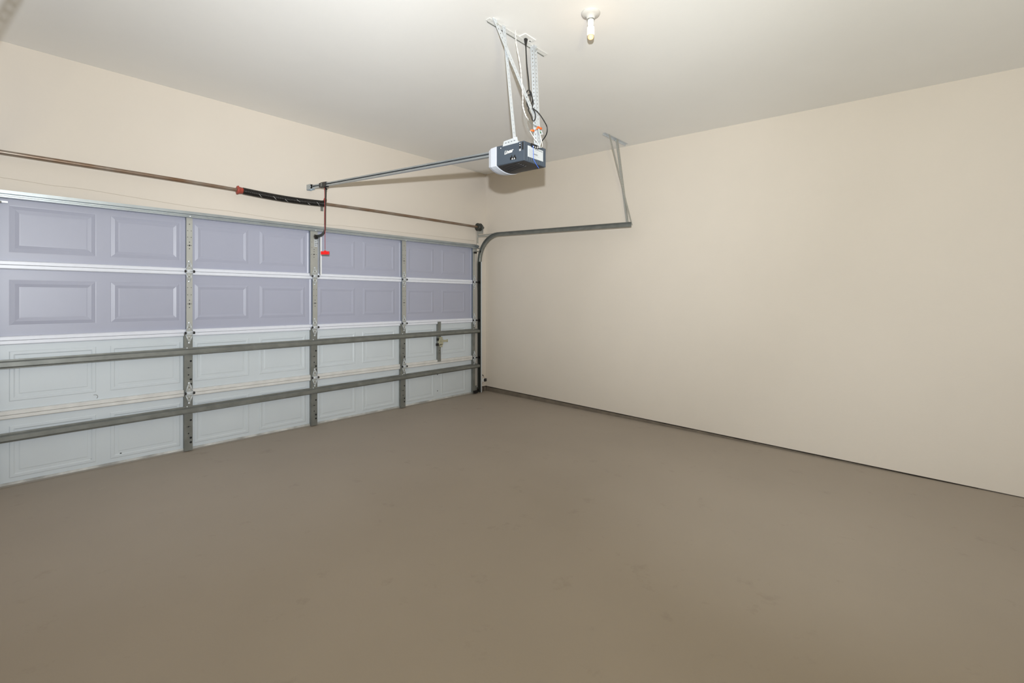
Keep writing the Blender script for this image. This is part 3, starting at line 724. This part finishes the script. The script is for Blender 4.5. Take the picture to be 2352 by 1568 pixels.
# ------------------------------------------------------------------ ceiling outlet, cords, bell wire
zo = ceil_z(-3.065)
mb = MB(); mb.box(-2.748, -2.632, -3.100, -3.028, zo-0.006, zo+0.001)
ow = mb.build('ceiling_outlet', M['white'], None, bevel=0.002); tag(ow, 'white duplex outlet plate on the ceiling beside the opener hanger', 'outlet')
mb = MB()
loc0 = Vector(ow.location)
mb.box(-2.665, -2.648, -3.075, -3.055, zo-0.008, zo-0.0055); mb.k = 1
mb.box(-2.663, -2.659, -3.070, -3.060, zo-0.009, zo-0.0075); mb.box(-2.655, -2.651, -3.070, -3.060, zo-0.009, zo-0.0075)
mb.build('socket', [M['white'], M['hole']], ow)

pc = tag(empty('power_cord', (-2.70, -3.06, zo-0.05)), 'black power cord hanging from the ceiling outlet in a looped coil', 'power cord')
pc.location = (-2.699, -3.062, zo-0.5)
mb = MB(); mb.hexa([(-2.704, -3.067, zo-0.055), (-2.694, -3.067, zo-0.055), (-2.694, -3.057, zo-0.055), (-2.704, -3.057, zo-0.055)],
                   [(-2.711, -3.072, zo-0.007), (-2.687, -3.072, zo-0.007), (-2.687, -3.052, zo-0.007), (-2.711, -3.052, zo-0.007)])
mb.build('plug', M['black'], pc, bevel=0.003)
PLN = Vector((0.664, -0.748, 0))    # rough horizontal direction of the loops
def cp(u, z, o=(-2.680, -3.085)): return Vector((o[0]+PLN.x*u, o[1]+PLN.y*u, z))
mb = MB()
mb.tube(smooth_path([(-2.699, -3.062, zo-0.05), (-2.698, -3.070, 3.05), cp(-0.01, 2.93), cp(-0.004, 2.86), cp(0.012, 2.82), cp(0.022, 2.78), cp(0.010, 2.745), cp(-0.008, 2.76), cp(-0.026, 2.80), cp(-0.024, 2.85), cp(-0.008, 2.868), cp(0.008, 2.845), cp(0.016, 2.80), cp(0.006, 2.76),
                     cp(-0.012, 2.73), cp(0.006, 2.69), cp(0.018, 2.655), cp(0.034, 2.66), cp(0.036, 2.70), cp(0.018, 2.735), cp(-0.006, 2.74), cp(-0.022, 2.77), cp(-0.018, 2.82), cp(-0.004, 2.835), cp(0.002, 2.80), cp(-0.006, 2.76),
                     cp(0.020, 2.740), cp(0.060, 2.705), cp(0.098, 2.65), cp(0.120, 2.60), (-2.582, -3.145, 2.555), (-2.560, -3.060, 2.520), (-2.600, -2.995, 2.490), (-2.665, -3.010, 2.470)], 7), 0.0042, 8)
mb.build('cord', M['black'], pc)

bw = tag(empty('bell_wire', (-2.817, -3.073, zo)), 'thin white twisted wire with orange wire nuts hanging beside the opener', 'wire')
mb = MB(); base = smooth_path([(-2.817, -3.068, zo-0.001), (-2.815, -3.075, 3.14), (-2.792, -3.09, 3.00), (-2.790, -3.10, 2.90), (-2.788, -3.11, 2.78), (-2.792, -3.115, 2.71), (-2.768, -3.120, 2.655), (-2.742, -3.125, 2.628)], 10)
mb.tube([p+Vector((0.003*math.sin(i*0.9), 0.003*math.cos(i*0.9), 0)) for i, p in enumerate(base)], 0.0017, 6)
mb.tube([p-Vector((0.003*math.sin(i*0.9), 0.003*math.cos(i*0.9), 0)) for i, p in enumerate(base[:-6])], 0.0016, 6)
mb.k = 1; mb.tube(smooth_path([(-2.742, -3.125, 2.628), (-2.715, -3.128, 2.612), (-2.680, -3.130, 2.608), (-2.650, -3.132, 2.603)], 6), 0.0024, 6)
mb.tube(smooth_path([(-2.772, -3.122, 2.63), (-2.755, -3.126, 2.575), (-2.735, -3.13, 2.553)], 6), 0.0015, 6)
mb.build('jacket', [M['white'], M['galv_dark']], bw)
mb = MB()
mb.tube(smooth_path([(-2.742, -3.135, 2.553), (-2.715, -3.145, 2.515), (-2.690, -3.162, 2.480), (-2.718, yb-0.010, 2.440)], 6), 0.0022, 6)
mb.tube(smooth_path([(-2.648, -3.132, 2.603), (-2.640, -3.14, 2.560), (-2.645, -3.155, 2.50), (-2.700, yb-0.010, 2.440)], 6), 0.0022, 6)
mb.tube(smooth_path([(-2.640, -3.132, 2.580), (-2.628, -3.145, 2.52), (-2.650, -3.17, 2.46), (-2.712, yb-0.012, 2.436)], 6), 0.0018, 6)
mb.build('conductor', M['white'], bw)
mb = MB(); mb.tube([(-2.640, -3.133, 2.585), (-2.622, -3.134, 2.570)], 0.004, 6); mb.build('green_conductor', M['green'], bw)
for (a, b) in (((-2.735, -3.135, 2.560), (-2.708, -3.142, 2.562)), ((-2.655, -3.133, 2.607), (-2.622, -3.140, 2.598)), ((-2.672, -3.133, 2.585), (-2.650, -3.136, 2.602))):
    mb = MB(); mb.tube([a, b], [0.004, 0.0085], 10); mb.build('wire_nut', M['orange'], bw)

# ------------------------------------------------------------------ lampholders
def lamp(x, y, label, group=None):
    z = ceil_z(y)
    root = tag(empty('ceiling_light', (x, y, z)), label, 'ceiling light', group)
    mb = MB(); mb.lathe((x, y, z+0.001), (0, 0, -1), [(0, 0.058), (0.006, 0.060), (0.014, 0.056), (0.020, 0.044), (0.024, 0.030), (0.040, 0.024), (0.044, 0.023)], 36)
    mb.k = 1; mb.disc((x+0.034, y-0.018, z-0.016), (0, 0, -1), 0.004, 0.003, 8)
    mb.build('lampholder', [M['porcelain'], M['galv_dark']], root)
    mb = MB(); mb.lathe((x, y, z-0.042), (0, 0, -1), [(0, 0.0238), (0.003, 0.0242), (0.005, 0.022)], 28); mb.build('socket_ring', M['galv_dark'], root)
    mb = MB(); mb.lathe((x, y, z-0.046), (0, 0, -1), [(0, 0.0205), (0.003, 0.0210), (0.030, 0.0205), (0.040, 0.018), (0.044, 0.019)], 24)
    bl = mb.build('bulb', M['white'], root)
    mb = MB(); mb.lathe((x, y, z-0.088), (0, 0, -1), [(0, 0.018), (0.004, 0.0225), (0.050, 0.0225), (0.056, 0.021)], 24)
    mb.build('glowing_tube', M['bulb'], bl)
    mb = MB(); mb.lathe((x, y, z-0.143), (0, 0, -1), [(0, 0.021), (0.012, 0.0205), (0.020, 0.015), (0.024, 0.006)], 24)
    mb.build('bulb_tip', M['bulb_end'], bl)
    d = bpy.data.lights.new('bulb_glow', 'POINT'); d.energy = 0.30; d.color = (1.0, 0.60, 0.28); d.shadow_soft_size = 0.03
    o = bpy.data.objects.new('bulb_glow', d); COL.objects.link(o); o.location = (x, y, z-0.20)
    return root
lamp(-2.670, -3.575, 'white porcelain ceiling lampholder with a lit compact bulb')

# ------------------------------------------------------------------ small things on the door wall
ys = -0.0015
mb = MB(); mb.tube(smooth_path([(-5.30, ys, 2.312), (-5.135, ys, 2.310), (-4.939, ys, 2.303), (-4.865, ys, 2.299), (-4.672, ys, 2.303), (-4.39, ys, 2.290), (-3.906, ys, 2.268), (-3.612, ys, 2.270), (-3.454, ys, 2.265), (-3.201, ys, 2.254), (-2.88, ys, 2.247), (-2.527, ys, 2.256), (-2.309, ys, 2.267), (-1.5, ys, 2.275), (-0.242, ys, 2.283)], 6), 0.0016, 6)  # crack in the wall modelled as a thin tube
tag(mb.build('wall_crack', M['crack']), 'thin crack line sagging along the wall just above the garage door', 'wire')

pe = tag(empty('photo_eye', (-0.12, -0.075, 0.13)), 'black and white safety sensor on the track foot near the corner', 'sensor')
mb = MB(); mb.box(-0.170, -0.120, -0.092, -0.088, 0.170, 0.215); mb.box(-0.172, -0.166, -0.092, -0.055, 0.165, 0.215); mb.build('bracket', M['white'], pe)
mb = MB(); mb.box(-0.135, -0.095, -0.112, -0.080, 0.168, 0.212); mb.tube([(-0.140, -0.096, 0.190), (-0.133, -0.096, 0.190)], 0.012, 12); mb.build('sensor_body', M['black'], pe, bevel=0.004)
mb = MB(); mb.tube(smooth_path([(-0.16, -0.01, 0.33), (-0.13, -0.02, 0.28), (-0.105, -0.04, 0.245), (-0.100, -0.07, 0.215)], 5), 0.0015, 5)
mb.tube(smooth_path([(-0.15, -0.05, 0.16), (-0.13, -0.05, 0.125), (-0.105, -0.05, 0.155)], 5), 0.0012, 5); mb.build('wire', M['curb'], pe)
mb = MB(); mb.tube([(-0.112, -0.04, 0.262), (-0.100, -0.05, 0.240)], 0.005, 8); mb.build('wire_nut', M['black'], pe)

# light scuffs on the floor, on the wall
mb = MB()
for (x, y, L_, a) in ((-4.63, -0.55, 0.06, 0.3), (-4.38, -0.62, 0.04, 0.1), (-4.42, -0.25, 0.05, 0.0), (-4.15, -0.25, 0.05, 0.0), (-4.70, -0.50, 0.03, 0.5)):
    c, s = math.cos(a)*L_/2, math.sin(a)*L_/2
    pts = [(x-c, y-s), (x-c*0.3+s*0.15, y-s*0.3-0.006), (x+c, y+s), (x+c*0.2, y+s*0.2+0.008)]
    mb.add([(px_, py_, floor_z(py_)+0.0006) for px_, py_ in pts], [(0, 1, 2, 3)])
tag(mb.build('paint_scuff', mat('pale_scuff', (0.42, 0.37, 0.31), 0.8)), 'pale scuff marks on the floor near the garage door', 'scuff marks', kind='stuff')
